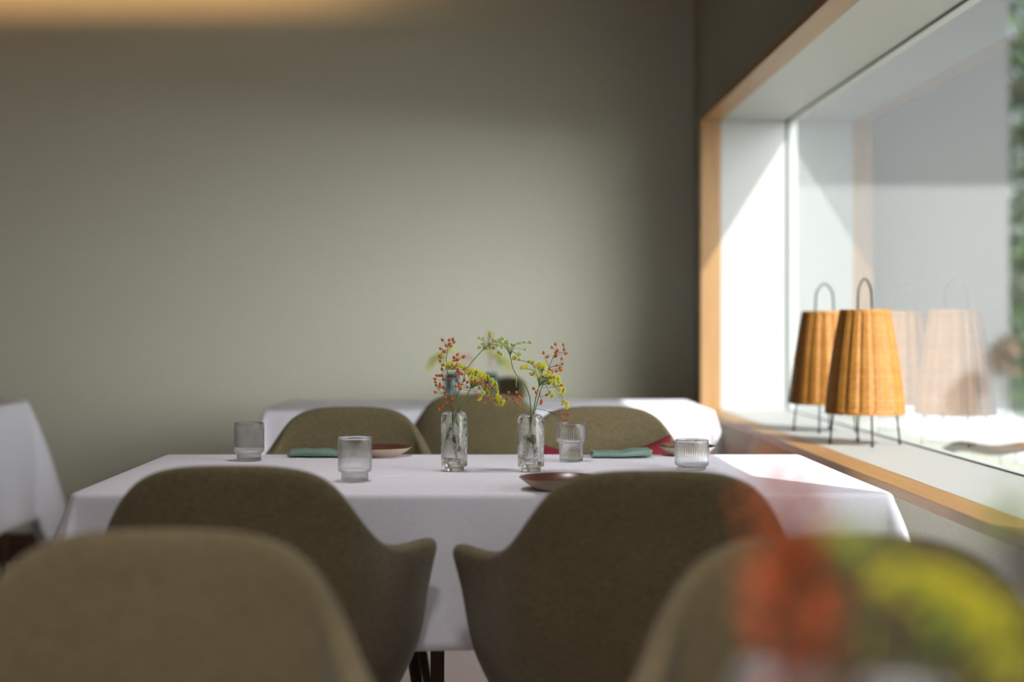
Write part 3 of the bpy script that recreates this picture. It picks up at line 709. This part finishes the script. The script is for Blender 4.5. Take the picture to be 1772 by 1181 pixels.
# ------------------------------------------------------------------ wicker lamps on the sill
def make_lamp(loc, rz, label):
    root = empty('table_lamp', loc, rz, label=label, cat='lamp', group='wicker lamps on the window sill')
    H0, H1, RB, RT = .092, .377, .107, .066; NS = 36; NP = 62; pit = (H1-H0)/NP; rows = NP*4; prof = []
    for j in range(rows+1):
        t = j/rows; prof.append((RB + (RT-RB)*t + .004*math.sin(math.pi*t), H0 + (H1-H0)*t))
    def rf(i, r, z, a):
        wft = math.cos(2*math.pi*(z-H0)/pit); row = int((z-H0)/pit + .25)
        return r + .0007*wft + .0013*math.cos(NS/2*a*2)*.6 + .0012*math.sin(NS/2*a + math.pi*(row % 2)) + .0046*(abs(math.cos(8*a + 1.2))**.8 - .6)
    bm = bmesh.new(); lathe(bm, prof, 216, rf)
    for (rr, z) in ((RB+.001, H0), (RT+.001, H1)):
        for dz in (-.0022, .0022):
            tube(bm, [(rr*math.cos(a), rr*math.sin(a), z+dz+.001*math.sin(24*a)) for a in [2*math.pi*k/96 for k in range(97)]], .0028, 7)
    o = finish('lamp_shade', bm, M['wicker'], root); md = o.modifiers.new('s', 'SOLIDIFY'); md.thickness = .002; md.offset = -1
    for k in range(4):
        a = math.pi/4 + k*math.pi/2; c, s = math.cos(a), math.sin(a)
        bm = bmesh.new(); tube(bm, [(c*.060, s*.060, H1-.01), (c*.082, s*.082, .15), (c*.098, s*.098, .004)], .0028, 8)
        lg = finish('leg', bm, M['black'], root)
        bm = bmesh.new(); tube(bm, [(c*.0965, s*.0965, .012), (c*.0982, s*.0982, 0)], [.0036, .0048], 10); finish('foot_cap', bm, M['rubber'], lg)
    bm = bmesh.new(); tube(bm, [(-.060,0,H1-.004), (0,0,H1-.004), (.060,0,H1-.004)], .0025, 8); tube(bm, [(0,-.060,H1-.004), (0,.060,H1-.004)], .0025, 8)
    fr = finish('cross_bar', bm, M['black'], root)
    bm = bmesh.new(); tube(bm, spline([(-.035,0,H1-.004), (-.034,0,H1+.03), (-.028,0,H1+.068), (0,0,H1+.092), (.028,0,H1+.068), (.034,0,H1+.03), (.035,0,H1-.004)], 6), .0031, 8)
    finish('handle', bm, M['black'], root)
    bm = bmesh.new(); lathe(bm, [(0,H1-.10),(.018,H1-.10),(.019,H1-.095),(.017,H1-.05),(.017,H1-.006),(0,H1-.006)], 24); finish('lamp_holder', bm, M['black'], root)
    return root
lamp = make_lamp((1.072, 4.03, ZS), R(42), 'nearer wicker table lamp with honey shade and black wire legs on the sill')
l2 = copy_tree(lamp); l2.location = (1.074, 4.52, ZS); l2.rotation_euler = (0,0,R(22)); l2['label'] = 'farther wicker table lamp on the sill, partly hidden behind the nearer one'

# ------------------------------------------------------------------ outdoors
struct('trim_2', [((4.2, -20, -.25), (14, 17.2, -.02))], M['paving'])
struct('trim_6', [((XO, -20, -.25), (4.2, 17.2, -.03))], M['gravel'])
struct('trim_3', [((XO, 16, -.02), (5.88, 16.4, 7.0)), ((XO, 13.5, 5.45), (12, 16, 5.7))], M['render'])
struct('sky_blocker', [((9, 4.5, -.25), (15, 12.5, 4.6))], M['render'])  # unseen block added to keep the sky lobe off the rendered wall
g_ = struct('trim_4', [((-20, 17.2, -.6), (60, 80, -.3))], M['lawn'])
def leaves(bm, c, rad, n, size, rnd, mats=1):
    for _ in range(n):
        d = Vector([rnd.gauss(0,1) for _ in range(3)]).normalized(); p = Vector(c) + Vector((d.x*rad[0], d.y*rad[1], d.z*rad[2]))*rnd.uniform(.35,1)**.5
        q = Quaternion((rnd.gauss(0,1), rnd.gauss(0,1), rnd.gauss(0,1), rnd.gauss(0,1))).normalized(); s = size*rnd.uniform(.6,1.3); mi = rnd.randrange(mats)
        vs = [bm.verts.new(p + q @ Vector(v)*s) for v in ((-1,0,0),(-.3,.42,.08),(.5,.34,.05),(1,0,-.1),(.5,-.34,.05),(-.3,-.42,.08))]
        bm.faces.new(vs).material_index = mi
def tree(name, loc, h, rad, n, size, label, cat, seed, mats, tr=1.0):
    rnd = random.Random(seed); root = empty(name, loc, 0, label=label, cat=cat)
    bm = bmesh.new()
    for k in range(6):
        c = (rnd.uniform(-.5,.5)*rad[0], rnd.uniform(-.5,.5)*rad[1], h + rnd.uniform(-.55,.55)*rad[2]); leaves(bm, c, [r*.62 for r in rad], n//6, size, rnd, len(mats))
    finish('foliage', bm, mats, root, False, normals=False)
    bm = bmesh.new(); tube(bm, spline([(0,0,0), (.05*h,0,h*.4), (-.02*h,0,h*.8)], 4), .04*h**.8*tr, 9)
    for k in range(4): tube(bm, spline([(.03*h,0,h*.4), (rnd.uniform(-.4,.4)*rad[0], rnd.uniform(-.4,.4)*rad[1], h*.75), (rnd.uniform(-.7,.7)*rad[0], rnd.uniform(-.7,.7)*rad[1], h+rad[2]*.3)], 4), .015*h**.8*tr, 6)
    finish('trunk', bm, M['dryleaf'], root)
    return root
tree('garden_tree', (9.2, 22.5, -.3), 4.6, (3.2, 2.5, 3.4), 3600, .13, 'large green tree in the garden, at the top right edge through the window', 'tree', 1, [M['leaf'], M['leaf2']])
tree('garden_tree', (12.5, 30, -.3), 4.0, (5.5, 3, 5.2), 3600, .2, 'dark tree farther back in the garden behind the green one', 'tree', 2, [M['leaf2']])
tree('shrub', (6.55, 16.6, -.02), 1.35, (.75, .6, .85), 1500, .06, 'bright green shrub beside the corner of the white building outside', 'shrub', 3, [M['leaf'], M['leaf2']])
tree('shrub', (5.66, 15.6, -.02), .74, (.22, .22, .27), 260, .045, 'rust-coloured bush on the terrace in front of the white building', 'shrub', 4, [M['leaf3'], M['dryleaf']], .3)
# terrace chair: bent tube and cords, just outside the glass
root = empty('terrace_chair', (1.86, 4.95, -.02), R(200), label='wire terrace chair with a dark curved armrest, just outside the glass', cat='chair')
bm = bmesh.new()
tube(bm, spline([(.27,-.25,0), (.27,-.22,.40), (.27,-.05,.64), (.24,.18,.66), (0,.27,.70), (-.24,.18,.66), (-.27,-.05,.64), (-.27,-.22,.40), (-.27,-.25,0)], 6), .018, 9)
finish('arm_rail', bm, M['dark_wood'], root)
bm = bmesh.new(); tube(bm, [(.26*math.cos(a), .24*math.sin(a), .43) for a in [2*math.pi*k/32 for k in range(33)]], .009, 8)
for k in range(9): y = -.2+.05*k; hw = .25*math.sqrt(max(0, 1-(y/.245)**2)); tube(bm, [(-hw,y,.43),(0,y,.415),(hw,y,.43)], .004, 6)
finish('seat', bm, M['white_paint'], root)
bm = bmesh.new()
for k in range(15):
    a = math.pi*(.08+.84*k/14); tube(bm, [(.25*math.cos(a), .235*math.sin(a), .43), (.262*math.cos(a), .255*math.sin(a), .665)], .003, 6)
finish('backrest_cords', bm, M['white_paint'], root)
for sx in (-1,1):
    bm = bmesh.new(); tube(bm, [(sx*.17,.16,.43), (sx*.22,.26,0)], .010, 8); finish('leg', bm, M['dark_wood'], root)
